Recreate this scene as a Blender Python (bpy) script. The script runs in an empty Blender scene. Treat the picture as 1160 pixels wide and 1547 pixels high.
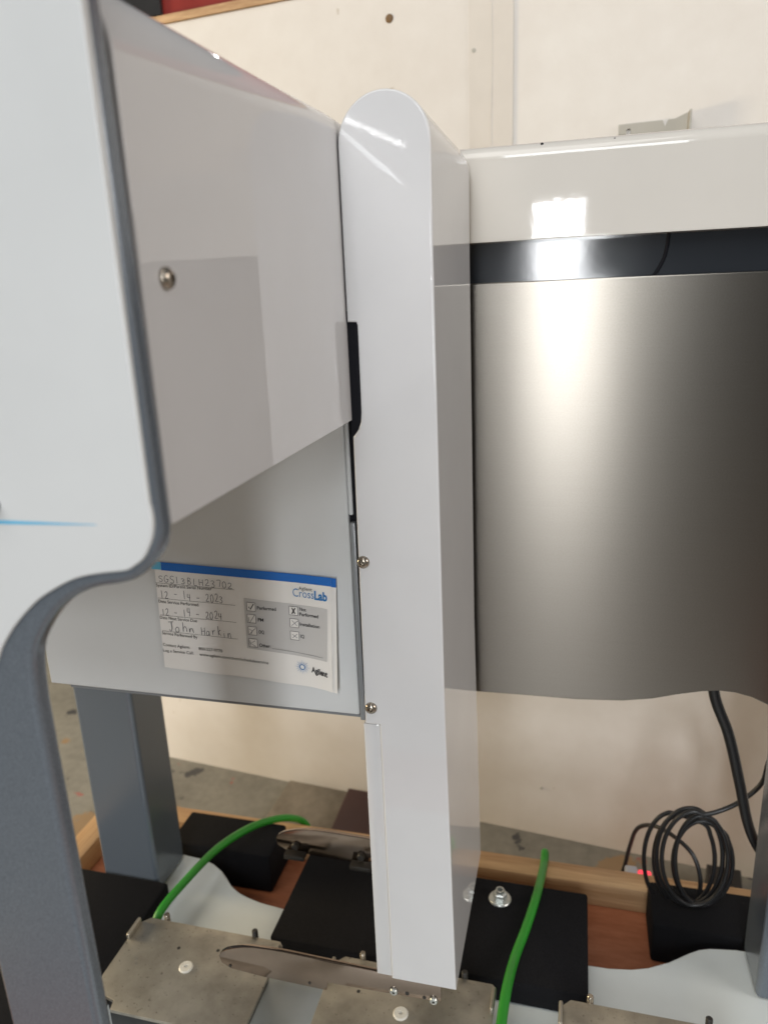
import bpy, bmesh, math, random
from mathutils import Matrix, Vector

random.seed(7)
scene = bpy.context.scene
COL = scene.collection
PI = math.pi

# ------------------------------------------------------------------ camera
cam_data = bpy.data.cameras.new('camera')
cam = bpy.data.objects.new('camera', cam_data)
COL.objects.link(cam)
rot = Matrix([(0.9683, -0.0321, 0.2479), (0.2467, 0.2817, -0.9272), (-0.0401, 0.959, 0.2807)])
cam.matrix_world = Matrix.Translation((0, 0, 0.92)) @ rot.to_4x4()
cam_data.sensor_fit = 'VERTICAL'
cam_data.sensor_height = 36.0
cam_data.lens = 36.0 * 1120 / 1547
cam_data.clip_start = 0.01
cam_data.clip_end = 200
cam_data.dof.use_dof = True
cam_data.dof.focus_distance = 0.585
cam_data.dof.aperture_fstop = 6.6
scene.camera = cam

# ------------------------------------------------------------------ world and lamps
world = bpy.data.worlds.new('World')
scene.world = world
world.use_nodes = True
bg = world.node_tree.nodes['Background']
bg.inputs[0].default_value = (0.90, 0.95, 1.0, 1)
bg.inputs[1].default_value = 0.09

def area_lamp(name, loc, target, sx, sy, watts, colour):
    d = bpy.data.lights.new(name, 'AREA')
    d.shape = 'RECTANGLE'; d.size = sx; d.size_y = sy
    d.energy = watts; d.color = colour
    o = bpy.data.objects.new(name, d); COL.objects.link(o)
    o.location = loc
    o.rotation_euler = (Vector(target) - Vector(loc)).to_track_quat('-Z', 'Y').to_euler()
    return o
# bright open doorway far behind the photographer: a clear upper light over a wider opening
area_lamp('doorway_upper_light', (-0.16, -3.96, 1.215), (-0.16, 0.7, 1.0), 0.32, 0.50, 17, (0.97, 0.985, 1.0))
area_lamp('doorway_light', (-0.08, -3.96, 0.65), (-0.08, 0.7, 0.85), 0.50, 0.60, 25, (0.95, 0.98, 1.0))
# wide high window above it: throws the shadow of head and leg on the white panel, shines in the stainless
area_lamp('window_light', (0.05, -3.9, 2.85), (0.05, 0.5, 0.85), 1.2, 1.7, 54, (0.92, 0.97, 1.0))
# soft workshop light under the ceiling, then an added fill brightening right-facing faces
area_lamp('ceiling_light', (-0.9, -1.0, 3.3), (-0.3, 0.7, 0.8), 2.4, 2.0, 42, (1.0, 0.98, 0.95))
area_lamp('side_fill', (2.7, -0.1, 1.9), (-0.1, 0.7, 0.7), 1.3, 1.3, 31, (1.0, 0.94, 0.88))
# warm fill added off to the left to yellow the lower wall
area_lamp('warm_wall_fill', (-2.3, 0.55, 0.75), (0.2, 1.1, 0.35), 0.4, 0.4, 30, (1.0, 0.80, 0.50))
# fluorescent tubes under the ceiling: one behind the photographer, one beyond the wall
def tube_lamp(name, p, q, width, watts):
    p, q = Vector(p), Vector(q)
    o = area_lamp(name, (p + q) / 2, (0, 0, 1), (q - p).length, width, watts, (1, 1, 1))
    x = (q - p).normalized(); z = (o.location - Vector((-0.1, 0.5, 1.0))); z = (z - x * z.dot(x)).normalized(); y = z.cross(x)
    o.rotation_euler = Matrix((x, y, z)).transposed().to_euler()
    return o
tube_lamp('tube_light', (-2.1, -5.56, 2.42), (-1.85, -7.36, 2.42), 0.012, 2.2)
tube_lamp('tube_light', (-0.80, 2.75, 2.245), (-0.45, 3.35, 2.245), 0.09, 15)

scene.view_settings.view_transform = 'Standard'
scene.view_settings.look = 'None'
scene.view_settings.gamma = 1.0
scene.view_settings.exposure = 0.34
scene.view_settings.use_curve_mapping = False

# ------------------------------------------------------------------ helpers
def tag(o, label=None, cat=None, group=None, kind=None):
    if label: o['label'] = label
    if cat: o['category'] = cat
    if group: o['group'] = group
    if kind: o['kind'] = kind
    return o

def empty(name, loc, label=None, cat=None, group=None):
    o = bpy.data.objects.new(name, None)
    COL.objects.link(o); o.location = loc
    o.empty_display_size = 0.05
    tag(o, label, cat, group)
    return o

def link(name, bm, mat, parent=None, smooth=True, weighted=False, angle=40):
    me = bpy.data.meshes.new(name)
    bmesh.ops.recalc_face_normals(bm, faces=bm.faces)
    bm.to_mesh(me); bm.free()
    if smooth:
        me.shade_smooth()
        me.set_sharp_from_angle(angle=math.radians(angle))
    me.materials.append(mat)
    o = bpy.data.objects.new(name, me)
    COL.objects.link(o)
    if parent is not None:
        o.parent = parent
        o.matrix_parent_inverse = Matrix.Translation(-world_loc(parent))
    if weighted:
        m = o.modifiers.new('normals', 'WEIGHTED_NORMAL'); m.keep_sharp = True; m.weight = 100
    return o

def world_loc(o):
    v = Vector(o.location)
    if o.parent is not None:
        # parts carry no location of their own: their meshes are in place coordinates
        return v if o.type != 'EMPTY' else v + world_loc(o.parent)
    return v

def prism(bm, outline, a0, a1, axis='Y', bevel=0.0, seg=3, both=True):
    """closed outline extruded along one axis. axis Y: (x,z); axis Z: (x,y); axis X: (y,z)"""
    def P(u, v, a):
        return {'Y': (u, a, v), 'Z': (u, v, a), 'X': (a, u, v)}[axis]
    pts = [Vector(p) for p in outline]
    area = sum(p.x * q.y - q.x * p.y for p, q in zip(pts, pts[1:] + pts[:1]))
    if area < 0: pts.reverse()
    n = len(pts)
    inw = []
    for i, p in enumerate(pts):
        d0 = (p - pts[i - 1]).normalized(); d1 = (pts[(i + 1) % n] - p).normalized()
        n0 = Vector((-d0.y, d0.x)); n1 = Vector((-d1.y, d1.x))
        m = n0 + n1
        m = m.normalized() if m.length > 1e-6 else n0
        inw.append(m / max(0.45, m.dot(n0)))
    s = 1 if a1 > a0 else -1
    prof = []                                    # (inset, position along the axis)
    if bevel > 0:
        for k in range(seg + 1):
            a = PI / 2 * k / seg
            prof.append((bevel * (1 - math.sin(a)), a0 + s * bevel * (1 - math.cos(a))))
        if both:
            for k in range(seg + 1):
                a = PI / 2 * (1 - k / seg)
                prof.append((bevel * (1 - math.sin(a)), a1 - s * bevel * (1 - math.cos(a))))
        else: prof.append((0.0, a1))
    else: prof = [(0.0, a0), (0.0, a1)]
    rings = []
    for ins, a in prof:
        rings.append([bm.verts.new(P(p.x + w.x * ins, p.y + w.y * ins, a)) for p, w in zip(pts, inw)])
    for r0, r1 in zip(rings, rings[1:]):
        for i in range(n):
            j = (i + 1) % n
            bm.faces.new((r0[i], r0[j], r1[j], r1[i]))
    bm.faces.new(list(reversed(rings[0]))); bm.faces.new(rings[-1])
    return bm

def box(bm, x0, x1, y0, y1, z0, z1, bevel=0.0, seg=2):
    r = bmesh.ops.create_cube(bm, size=1.0)
    for v in r['verts']:
        v.co = Vector(((x0 + x1) / 2 + v.co.x * (x1 - x0), (y0 + y1) / 2 + v.co.y * (y1 - y0),
                       (z0 + z1) / 2 + v.co.z * (z1 - z0)))
    if bevel > 0:
        es = list({e for v in r['verts'] for e in v.link_edges})
        bmesh.ops.bevel(bm, geom=es, offset=bevel, segments=seg, profile=0.5, affect='EDGES', clamp_overlap=True)
    return bm

def lathe(bm, prof, centre, axis, seg=28):
    """profile (radius, height) turned about axis at centre"""
    q = Vector((0, 0, 1)).rotation_difference(Vector(axis).normalized())
    rings = []
    for r_, h in prof:
        if r_ <= 1e-7:
            rings.append([bm.verts.new(Vector(centre) + q @ Vector((0, 0, h)))])
        else:
            rings.append([bm.verts.new(Vector(centre) + q @ Vector((r_ * math.cos(2 * PI * k / seg), r_ * math.sin(2 * PI * k / seg), h))) for k in range(seg)])
    for a, b in zip(rings, rings[1:]):
        if len(a) == 1 and len(b) == 1: continue
        for k in range(seg):
            l = (k + 1) % seg
            if len(a) == 1: bm.faces.new((a[0], b[k], b[l]))
            elif len(b) == 1: bm.faces.new((a[k], a[l], b[0]))
            else: bm.faces.new((a[k], a[l], b[l], b[k]))
    return bm

def spline(pts, n=10):
    pts = [Vector(p) for p in pts]
    out = []
    for i in range(len(pts) - 1):
        p0 = pts[max(i - 1, 0)]; p1 = pts[i]; p2 = pts[i + 1]; p3 = pts[min(i + 2, len(pts) - 1)]
        for k in range(n):
            t = k / n
            out.append(0.5 * ((2 * p1) + (p2 - p0) * t + (2 * p0 - 5 * p1 + 4 * p2 - p3) * t * t + (3 * p1 - p0 - 3 * p2 + p3) * t ** 3))
    out.append(pts[-1])
    return out

def sweep(bm, path, rad, seg=14):
    path = [Vector(p) for p in path]
    up = Vector((0, 0, 1))
    rings = []
    prev = None
    for i, p in enumerate(path):
        t = (path[min(i + 1, len(path) - 1)] - path[max(i - 1, 0)]).normalized()
        if prev is None:
            prev = t.orthogonal().normalized()
        prev = (prev - t * prev.dot(t)).normalized()
        b = t.cross(prev)
        rings.append([bm.verts.new(p + (prev * math.cos(2 * PI * k / seg) + b * math.sin(2 * PI * k / seg)) * rad) for k in range(seg)])
    for a, b in zip(rings, rings[1:]):
        for k in range(seg):
            l = (k + 1) % seg
            bm.faces.new((a[k], a[l], b[l], b[k]))
    bm.faces.new(list(reversed(rings[0]))); bm.faces.new(rings[-1])
    return bm

# ------------------------------------------------------------------ materials
def mat(name):
    m = bpy.data.materials.new(name); m.use_nodes = True
    nt = m.node_tree
    return m, nt, nt.nodes['Principled BSDF']

def noise(nt, scale, detail=4.0, rough=0.55, coord='Object', vec_scale=None):
    tc = nt.nodes.new('ShaderNodeTexCoord')
    n = nt.nodes.new('ShaderNodeTexNoise')
    n.inputs['Scale'].default_value = scale; n.inputs['Detail'].default_value = detail
    n.inputs['Roughness'].default_value = rough
    if vec_scale:
        mp = nt.nodes.new('ShaderNodeMapping'); mp.inputs['Scale'].default_value = vec_scale
        nt.links.new(tc.outputs[coord], mp.inputs[0]); nt.links.new(mp.outputs[0], n.inputs['Vector'])
    else:
        nt.links.new(tc.outputs[coord], n.inputs['Vector'])
    return n

def ramp(nt, src, stops):
    r_ = nt.nodes.new('ShaderNodeValToRGB')
    el = r_.color_ramp.elements
    while len(el) < len(stops): el.new(0.5)
    for e, (p, c) in zip(el, stops):
        e.position = p; e.color = (*c, 1) if len(c) == 3 else c
    nt.links.new(src, r_.inputs[0])
    return r_

def mix(nt, fac, a, b, mode='MIX'):
    m = nt.nodes.new('ShaderNodeMix'); m.data_type = 'RGBA'; m.blend_type = mode
    for s, v in ((0, fac), (6, a), (7, b)):
        if hasattr(v, 'node'): nt.links.new(v, m.inputs[s])
        elif s == 0: m.inputs[0].default_value = v
        else: m.inputs[s].default_value = (*v, 1)
    return m.outputs[2]

def bump(nt, bs, src, strength, dist):
    b = nt.nodes.new('ShaderNodeBump')
    b.inputs['Strength'].default_value = strength; b.inputs['Distance'].default_value = dist
    nt.links.new(src, b.inputs['Height']); nt.links.new(b.outputs[0], bs.inputs['Normal'])
    return b

def paint(name, col, rough, peel=0.0, vary=0.03, coat=0.0):
    m, nt, bs = mat(name)
    n = noise(nt, 9.0, 5)
    c1 = tuple(c * (1 - vary) for c in col); c2 = tuple(min(1, c * (1 + vary)) for c in col)
    nt.links.new(ramp(nt, n.outputs[0], [(0.3, c1), (0.7, c2)]).outputs[0], bs.inputs['Base Color'])
    n2 = noise(nt, 35.0, 6)
    rr = nt.nodes.new('ShaderNodeMapRange')
    rr.inputs[3].default_value = rough * 0.8; rr.inputs[4].default_value = rough * 1.25
    nt.links.new(n2.outputs[0], rr.inputs[0]); nt.links.new(rr.outputs[0], bs.inputs['Roughness'])
    if coat: bs.inputs['Coat Weight'].default_value = coat; bs.inputs['Coat Roughness'].default_value = 0.03
    if peel:
        n3 = noise(nt, 170.0, 1)
        bump(nt, bs, n3.outputs[0], peel, 0.0002)
    return m

M = {}
M['white'] = paint('white_gloss_paint', (0.61, 0.605, 0.61), 0.03, peel=0.055)
M['beam_white'] = paint('white_gloss_paint_warm_lit', (0.60, 0.57, 0.525), 0.035, peel=0.07)  # white paint; the warm light reflected in the beam is put into its colour
M['white_satin'] = paint('white_satin_paint', (0.61, 0.62, 0.62), 0.32, peel=0.12)
M['base_white'] = paint('base_white_paint', (0.58, 0.62, 0.62), 0.35, peel=0.10, vary=0.05)

def powder(name, col, rough, metallic=0.35):
    m, nt, bs = mat(name)
    n = noise(nt, 1500.0, 2, 0.6)
    nt.links.new(ramp(nt, n.outputs[0], [(0.3, tuple(c * 0.78 for c in col)), (0.7, tuple(c * 1.22 for c in col))]).outputs[0], bs.inputs['Base Color'])
    bs.inputs['Roughness'].default_value = rough
    bs.inputs['Metallic'].default_value = metallic
    bump(nt, bs, n.outputs[0], 0.25, 0.0002)
    return m
M['grey'] = powder('blue_grey_powder_coat', (0.155, 0.178, 0.208), 0.21)
M['gap_black'] = paint('dark_gap', (0.012, 0.012, 0.015), 0.6)  # near-black: shade of slots and gaps put into colour; also for chips
M['gap_black'].node_tree.nodes['Principled BSDF'].inputs['Specular IOR Level'].default_value = 0.05
M['black_gloss'] = paint('black_gloss', (0.022, 0.025, 0.03), 0.09, peel=0.05)
M['rail_grey'] = paint('rail_grey', (0.20, 0.21, 0.22), 0.3)

def stainless():
    m, nt, bs = mat('brushed_stainless')
    n = noise(nt, 1.0, 3, 0.6, vec_scale=(6, 6, 900))
    n2 = noise(nt, 700.0, 2)
    c = mix(nt, 0.35, ramp(nt, n.outputs[0], [(0.3, (0.165, 0.150, 0.131)), (0.7, (0.171, 0.156, 0.137))]).outputs[0],
            ramp(nt, n2.outputs[0], [(0.3, (0.143, 0.130, 0.113)), (0.7, (0.19, 0.174, 0.154))]).outputs[0])
    nt.links.new(c, bs.inputs['Base Color'])
    bs.inputs['Metallic'].default_value = 1.0
    bs.inputs['Roughness'].default_value = 0.28
    bs.inputs['Anisotropic'].default_value = 0.88
    tg = nt.nodes.new('ShaderNodeCombineXYZ'); tg.inputs[2].default_value = 1.0
    nt.links.new(tg.outputs[0], bs.inputs['Tangent'])
    bump(nt, bs, n2.outputs[0], 0.05, 0.0003)
    return m
M['stainless'] = stainless()

def worn_metal(name, col, rough, stain):
    m, nt, bs = mat(name)
    n = noise(nt, 22.0, 6, 0.6); n2 = noise(nt, 260.0, 3)
    c = ramp(nt, n.outputs[0], [(0.32, tuple(c * stain for c in col)), (0.62, col)]).outputs[0]
    c = mix(nt, ramp(nt, n2.outputs[0], [(0.28, (1, 1, 1)), (0.36, (0, 0, 0))]).outputs[0], c, tuple(x * 0.45 for x in col))
    nt.links.new(c, bs.inputs['Base Color'])
    bs.inputs['Metallic'].default_value = 0.85
    rr = nt.nodes.new('ShaderNodeMapRange'); rr.inputs[3].default_value = rough * 1.3; rr.inputs[4].default_value = rough * 0.8
    nt.links.new(n.outputs[0], rr.inputs[0]); nt.links.new(rr.outputs[0], bs.inputs['Roughness'])
    return m
M['pad'] = worn_metal('stained_steel', (0.46, 0.43, 0.37), 0.42, 0.6)
M['arm'] = paint('arm_steel', (0.29, 0.23, 0.19), 0.12, vary=0.25)
M['arm'].node_tree.nodes['Principled BSDF'].inputs['Metallic'].default_value = 1.0
M['screw'] = worn_metal('screw_steel', (0.40, 0.35, 0.29), 0.20, 0.6)
M['zinc'] = worn_metal('zinc', (0.62, 0.64, 0.62), 0.28, 0.85)
M['nylon'] = paint('pale_nylon', (0.62, 0.60, 0.54), 0.4)
M['socket'] = paint('dark_socket', (0.02, 0.018, 0.016), 0.5)

def foam():
    m, nt, bs = mat('black_foam')
    n = noise(nt, 900.0, 3, 0.7)
    sp = noise(nt, 130.0, 2)
    c = ramp(nt, n.outputs[0], [(0.3, (0.004, 0.004, 0.005)), (0.75, (0.014, 0.014, 0.016))]).outputs[0]
    c = mix(nt, ramp(nt, sp.outputs[0], [(0.76, (0, 0, 0)), (0.79, (1, 1, 1))]).outputs[0], c, (0.08, 0.08, 0.08))
    nt.links.new(c, bs.inputs['Base Color'])
    bs.inputs['Roughness'].default_value = 0.95
    bs.inputs['Specular IOR Level'].default_value = 0.15
    bump(nt, bs, n.outputs[0], 0.6, 0.001)
    return m
M['foam'] = foam()

def wood(name, c1, c2, stretch, rough=0.6):
    m, nt, bs = mat(name)
    n = noise(nt, 1.0, 6, 0.6, vec_scale=stretch)
    n2 = noise(nt, 1.0, 3, 0.6, vec_scale=tuple(s * 5 for s in stretch))
    c = mix(nt, 0.4, ramp(nt, n.outputs[0], [(0.3, c1), (0.68, c2)]).outputs[0], ramp(nt, n2.outputs[0], [(0.3, c1), (0.7, c2)]).outputs[0])
    nt.links.new(c, bs.inputs['Base Color'])
    bs.inputs['Roughness'].default_value = rough
    bump(nt, bs, n2.outputs[0], 0.25, 0.0006)
    return m
M['pine_x'] = wood('pine_along_x', (0.25, 0.125, 0.05), (0.60, 0.40, 0.22), (3, 60, 60))
M['pine_y'] = wood('pine_along_y', (0.34, 0.19, 0.085), (0.58, 0.38, 0.20), (60, 3, 60))
M['ply'] = wood('red_plywood', (0.24, 0.075, 0.03), (0.40, 0.15, 0.075), (9, 45, 45))
M['board'] = wood('dirty_board', (0.10, 0.085, 0.065), (0.22, 0.19, 0.15), (14, 10, 10), 0.7)

def concrete():
    m, nt, bs = mat('stained_concrete')
    n = noise(nt, 5.0, 8, 0.65); n2 = noise(nt, 60.0, 4)
    c = mix(nt, 0.35, ramp(nt, n.outputs[0], [(0.3, (0.12, 0.112, 0.094)), (0.7, (0.235, 0.222, 0.185))]).outputs[0],
            ramp(nt, n2.outputs[0], [(0.3, (0.13, 0.125, 0.11)), (0.7, (0.25, 0.24, 0.21))]).outputs[0])
    for sc, lo, col, off in ((17.0, 0.62, (0.03, 0.03, 0.035), 0.0), (12.0, 0.64, (0.30, 0.06, 0.05), 7.0), (5.0, 0.60, (0.25, 0.16, 0.08), 21.0)):
        tc = nt.nodes.new('ShaderNodeTexCoord'); mp = nt.nodes.new('ShaderNodeMapping')
        mp.inputs['Location'].default_value = (off, off * 0.7, 0)
        nn = nt.nodes.new('ShaderNodeTexNoise'); nn.inputs['Scale'].default_value = sc; nn.inputs['Detail'].default_value = 7; nn.inputs['Roughness'].default_value = 0.62
        nt.links.new(tc.outputs['Object'], mp.inputs[0]); nt.links.new(mp.outputs[0], nn.inputs['Vector'])
        c = mix(nt, ramp(nt, nn.outputs[0], [(lo, (0, 0, 0)), (lo + 0.02, (0.85, 0.85, 0.85))]).outputs[0], c, col)
    nt.links.new(c, bs.inputs['Base Color'])
    bs.inputs['Roughness'].default_value = 0.7
    bump(nt, bs, n2.outputs[0], 0.2, 0.002)
    return m
M['concrete'] = concrete()

def wall_paint():
    m, nt, bs = mat('cream_painted_board')
    n = noise(nt, 4.0, 6, 0.6); n2 = noise(nt, 28.0, 5); n3 = noise(nt, 240.0, 3)
    c = mix(nt, 0.4, ramp(nt, n.outputs[0], [(0.3, (0.60, 0.555, 0.505)), (0.7, (0.66, 0.625, 0.58))]).outputs[0],
            ramp(nt, n2.outputs[0], [(0.3, (0.59, 0.545, 0.495)), (0.7, (0.66, 0.625, 0.58))]).outputs[0])
    sp = noise(nt, 38.0, 2)
    c = mix(nt, ramp(nt, sp.outputs[0], [(0.765, (0, 0, 0)), (0.79, (0.6, 0.6, 0.6))]).outputs[0], c, (0.42, 0.36, 0.28))
    nt.links.new(c, bs.inputs['Base Color'])
    bs.inputs['Roughness'].default_value = 0.5
    bump(nt, bs, n3.outputs[0], 0.12, 0.001)
    return m
M['wall'] = wall_paint()
M['tape'] = paint('clear_tape', (0.60, 0.555, 0.50), 0.22, vary=0.06)
M['red'] = paint('red_steel', (0.20, 0.018, 0.012), 0.35, vary=0.25)
M['putty'] = paint('putty_grey', (0.36, 0.34, 0.295), 0.5)
M['brown'] = paint('brown_stain', (0.20, 0.11, 0.04), 0.6, vary=0.4)
M['dark_red'] = paint('dark_red_box', (0.035, 0.010, 0.010), 0.4, vary=0.2)
M['black_plastic'] = paint('black_plastic', (0.012, 0.012, 0.013), 0.38)
M['green'] = paint('green_rubber', (0.018, 0.235, 0.016), 0.42, vary=0.10)
M['paper'] = paint('label_paper', (0.76, 0.74, 0.71), 0.38, vary=0.015)
M['paper_grey'] = paint('label_grey_field', (0.52, 0.51, 0.50), 0.4, vary=0.02)
M['blue'] = paint('label_blue', (0.010, 0.13, 0.48), 0.35)
M['pale_blue'] = paint('label_pale_blue', (0.12, 0.45, 0.68), 0.35)
M['ink'] = paint('black_ink', (0.035, 0.035, 0.04), 0.5)
M['pen'] = paint('ballpoint_ink', (0.06, 0.065, 0.09), 0.4)
M['logo_blue'] = paint('logo_blue', (0.015, 0.16, 0.42), 0.4)
M['led_off'] = paint('grey_connector', (0.35, 0.36, 0.40), 0.4)
ml, nt, bs = mat('red_led')
bs.inputs['Base Color'].default_value = (0.8, 0.05, 0.06, 1)
bs.inputs['Emission Color'].default_value = (1.0, 0.06, 0.10, 1)
bs.inputs['Emission Strength'].default_value = 0.8
M['led'] = ml

# ------------------------------------------------------------------ setting: floor
bm = bmesh.new()
bmesh.ops.create_grid(bm, x_segments=4, y_segments=4, size=9.0)
tag(link('floor', bm, M['concrete'], smooth=False), 'grey concrete floor with red and black paint splashes', None, None, 'structure')

# partition wall behind the crate (its face runs Y = 1.113 - 0.105 X)
def wy(x, off=0.0): return 1.113 - 0.105 * x - off
WTOP = 1.330
wall = empty('partition_wall', (-0.2, wy(-0.2), 0), 'cream painted board partition wall with a taped vertical seam', 'wall')
def wall_slab(x0, x1, z0, z1, off0, off1):
    b = bmesh.new()
    prism(b, [(x0, wy(x0, off0)), (x1, wy(x1, off0)), (x1, wy(x1, off1)), (x0, wy(x0, off1))], z0, z1, 'Z')
    return b
SEAM = -0.126
link('panel', wall_slab(-0.86, 1.6, 0.0, WTOP, 0.0, -0.02), M['wall'], wall, False)
link('seam_tape', wall_slab(-0.1565, -0.097, 0.66, WTOP - 0.004, 0.0022, 0.0012), M['tape'], wall, False)
b = bmesh.new(); sweep(b, [(SEAM + 0.001 * math.sin(k * 1.7), wy(SEAM, 0.0022), 0.66 + k * 0.047) for k in range(15)], 0.0007, 6)
link('seam_ridge', b, M['tape'], wall)
link('top_edge', wall_slab(-0.86, 1.6, WTOP + 0.001, WTOP + 0.012, 0.003, -0.022), M['pine_x'], wall, False)
# small holes and drips
p = (-0.2681, 1.1412, 1.2852)
b = bmesh.new(); lathe(b, [(0.0, 0.0016), (0.0042, 0.0016), (0.0058, 0.0004), (0.006, -0.001)], (p[0], wy(p[0]), p[2]), (-0.105, -1, 0), 11)
link('screw_hole', b, M['brown'], wall)
for (x, z, r0) in ((-0.1498, 1.2298, 0.003), (-0.0386, 0.0954, 0.002)):
    b = bmesh.new(); lathe(b, [(0.0, 0.0014), (r0, 0.001), (r0 * 1.1, -0.001)], (x, wy(x, 0.0015), z), (-0.105, -1, 0), 9)
    link('dent', b, M['putty'], wall)

rb = empty('rack_beam', (-0.5, wy(-0.5, -0.01), WTOP + 0.012), 'dark red steel rack beam lying above the top of the wall', 'beam')
link('beam', wall_slab(-0.80, 1.6, WTOP + 0.0125, WTOP + 0.11, -0.004, -0.06), M['red'], rb, False)
link('end_plate', wall_slab(-0.86, -0.632, WTOP + 0.013, WTOP + 0.13, 0.004, -0.0035), M['black_plastic'], rb, False)

# grey slotted bracket on the wall
o_ = 0.004
bl = (0.0398, 1.1048, 1.0983); tr = (0.1225, 1.0961, 1.121)
bx0, bx1 = bl[0], tr[0]; bz0 = bl[2] - 0.05; bz1 = 1.1188
br = empty('slotted_bracket', (bx0, wy(bx0, o_), bz0), 'small putty grey slotted bracket on the wall above the white beam', 'bracket')
w_ = bx1 - bx0
def bracket_bm():
    b = bmesh.new()
    out = [(bx0, bz0), (bx1, bz0), (bx1, bz1 + 0.006), (bx0 + w_ * 0.82, bz1), (bx0 + w_ * 0.72, bz1), (bx0 + w_ * 0.68, bz1 - 0.008), (bx0 + w_ * 0.64, bz1), (bx0, bz1),
           (bx0, bz1 - 0.012), (bx0 + w_ * 0.12, bz1 - 0.012), (bx0 + w_ * 0.12, bz1 - 0.006), (bx0 + w_ * 0.18, bz1 - 0.006), (bx0 + w_ * 0.18, bz0 + 0.02), (bx0 + w_ * 0.12, bz0 + 0.02), (bx0 + w_ * 0.12, bz1 - 0.0125), (bx0, bz1 - 0.0125)]
    vs0 = [b.verts.new((x, wy(x, o_), z)) for x, z in out]; vs1 = [b.verts.new((x, wy(x, o_ - 0.003), z)) for x, z in out]
    b.faces.new(vs0); b.faces.new(list(reversed(vs1)))
    for i in range(len(out)):
        j = (i + 1) % len(out); b.faces.new((vs0[j], vs0[i], vs1[i], vs1[j]))
    return b
link('plate', bracket_bm(), M['putty'], br, False)
b = bmesh.new()
prism(b, [(bx1, wy(bx1, 0.004)), (bx1 + 0.0025, wy(bx1, 0.004)), (bx1 + 0.0025, wy(bx1, 0.02)), (bx1, wy(bx1, 0.02))], bz0, bz1 + 0.006, 'Z')
link('flange', b, M['putty'], br, False)

# ------------------------------------------------------------------ crate
PLY = 0.12
crate = empty('shipping_crate', (-0.2, 0.5, 0), 'pine framed shipping crate tray with reddish plywood bottom under the machine', 'crate')
b = bmesh.new(); box(b, -0.72, 0.62, -0.10, 0.90, PLY - 0.016, PLY); link('plywood_bottom', b, M['ply'], crate, False)
b = bmesh.new(); box(b, -0.72, 0.62, 0.845, 0.878, PLY + 0.0005, PLY + 0.036, 0.0025); link('rear_rail', b, M['pine_x'], crate)
b = bmesh.new(); box(b, -0.712, -0.675, -0.10, 0.8445, PLY + 0.0005, PLY + 0.036, 0.0025); link('side_rail', b, M['pine_y'], crate)
b = bmesh.new(); box(b, 0.585, 0.62, -0.10, 0.8445, PLY + 0.0005, PLY + 0.036, 0.0025); link('side_rail', b, M['pine_y'], crate)
for y0 in (0.0, 0.4, 0.78):
    b = bmesh.new(); box(b, -0.72, 0.62, y0, y0 + 0.09, 0.0005, PLY - 0.0165, 0.002); link('skid', b, M['pine_x'], crate)

# black foam blocks
def foam_block(x0, x1, y0, y1, z0, z1, label, cut=0.0):
    b = bmesh.new(); box(b, x0, x1, y0, y1, z0, z1, 0.004, 2)
    me = link('foam_block', b, M['foam'])
    tag(me, label, 'foam block', 'black foam blocks packed round the base')
    return me
foam_block(-0.545, -0.392, 0.775, 0.842, PLY + 0.001, 0.183, 'black foam block behind the left rear leg, against the rear rail')
foam_block(0.108, 0.40, 0.770, 0.842, PLY + 0.001, 0.178, 'black foam block at right under the coiled cable')
foam_block(-0.66, -0.495, 0.38, 0.690, PLY + 0.001, 0.198, 'black foam block left of the steel pads beside the front leg')

mb = empty('mounting_block', (-0.15, 0.7, PLY), 'flat black block with a zinc bolt, on the deck behind the post', 'block')
b = bmesh.new(); box(b, -0.328, 0.031, 0.630, 0.772, 0.1765, 0.207, 0.003); link('block', b, M['foam'], mb)
bc = (-0.0723, 0.7414, 0.207)
b = bmesh.new(); lathe(b, [(0.0, 0.0016), (0.0125, 0.0016), (0.0135, 0.0006), (0.0135, -0.0005)], (bc[0], bc[1], 0.2075), (0, 0, 1)); link('washer', b, M['zinc'], mb)
b = bmesh.new(); lathe(b, [(0.0085, 0.0), (0.0085, 0.007), (0.0068, 0.0085), (0.0052, 0.0085)], (bc[0], bc[1], 0.2092), (0, 0, 1), 6)
nut = link('nut', b, M['zinc'], mb, angle=20)
b = bmesh.new(); lathe(b, [(0.0052, 0.0), (0.0052, 0.0115), (0.0050, 0.012), (0.0034, 0.012), (0.0030, 0.006), (0.0, 0.006)], (bc[0], bc[1], 0.2092), (0, 0, 1), 16)
link('bolt', b, M['zinc'], mb)

# things on the floor between crate and wall
b = bmesh.new()
prism(b, [(-0.5265, 1.0343), (-0.5225, 1.1557), (-0.3942, 1.1442), (-0.3849, 1.0247), (-0.397, 0.9608), (-0.5279, 0.9574)], 0.002, 0.014, 'Z', 0.001)
tag(link('floor_board', b, M['board']), 'dirty grey brown board lying flat on the floor behind the crate', 'board')
b = bmesh.new()
prism(b, [(-0.3934, 1.1296), (-0.3499, 1.1266), (-0.312, 0.9881), (-0.3908, 0.9959)], 0.001, 0.035, 'Z', 0.003)
tag(link('dark_box', b, M['dark_red']), 'dark red black box on the floor between board and white post', 'box')
b = bmesh.new()
prism(b, [(0.22, 1.0538), (0.2694, 1.0498), (0.261, 0.9842), (0.2122, 0.9866)], 0.001, 0.04, 'Z', 0.003)
tag(link('black_adapter', b, M['black_plastic']), 'black box on the floor behind the crate seen beyond the coiled cable', 'box')

# ------------------------------------------------------------------ the machine
mach = empty('laboratory_machine', (-0.15, 0.5, PLY), 'white and grey laboratory robot with head, tall post, stainless back panel and deck', 'machine')

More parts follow.
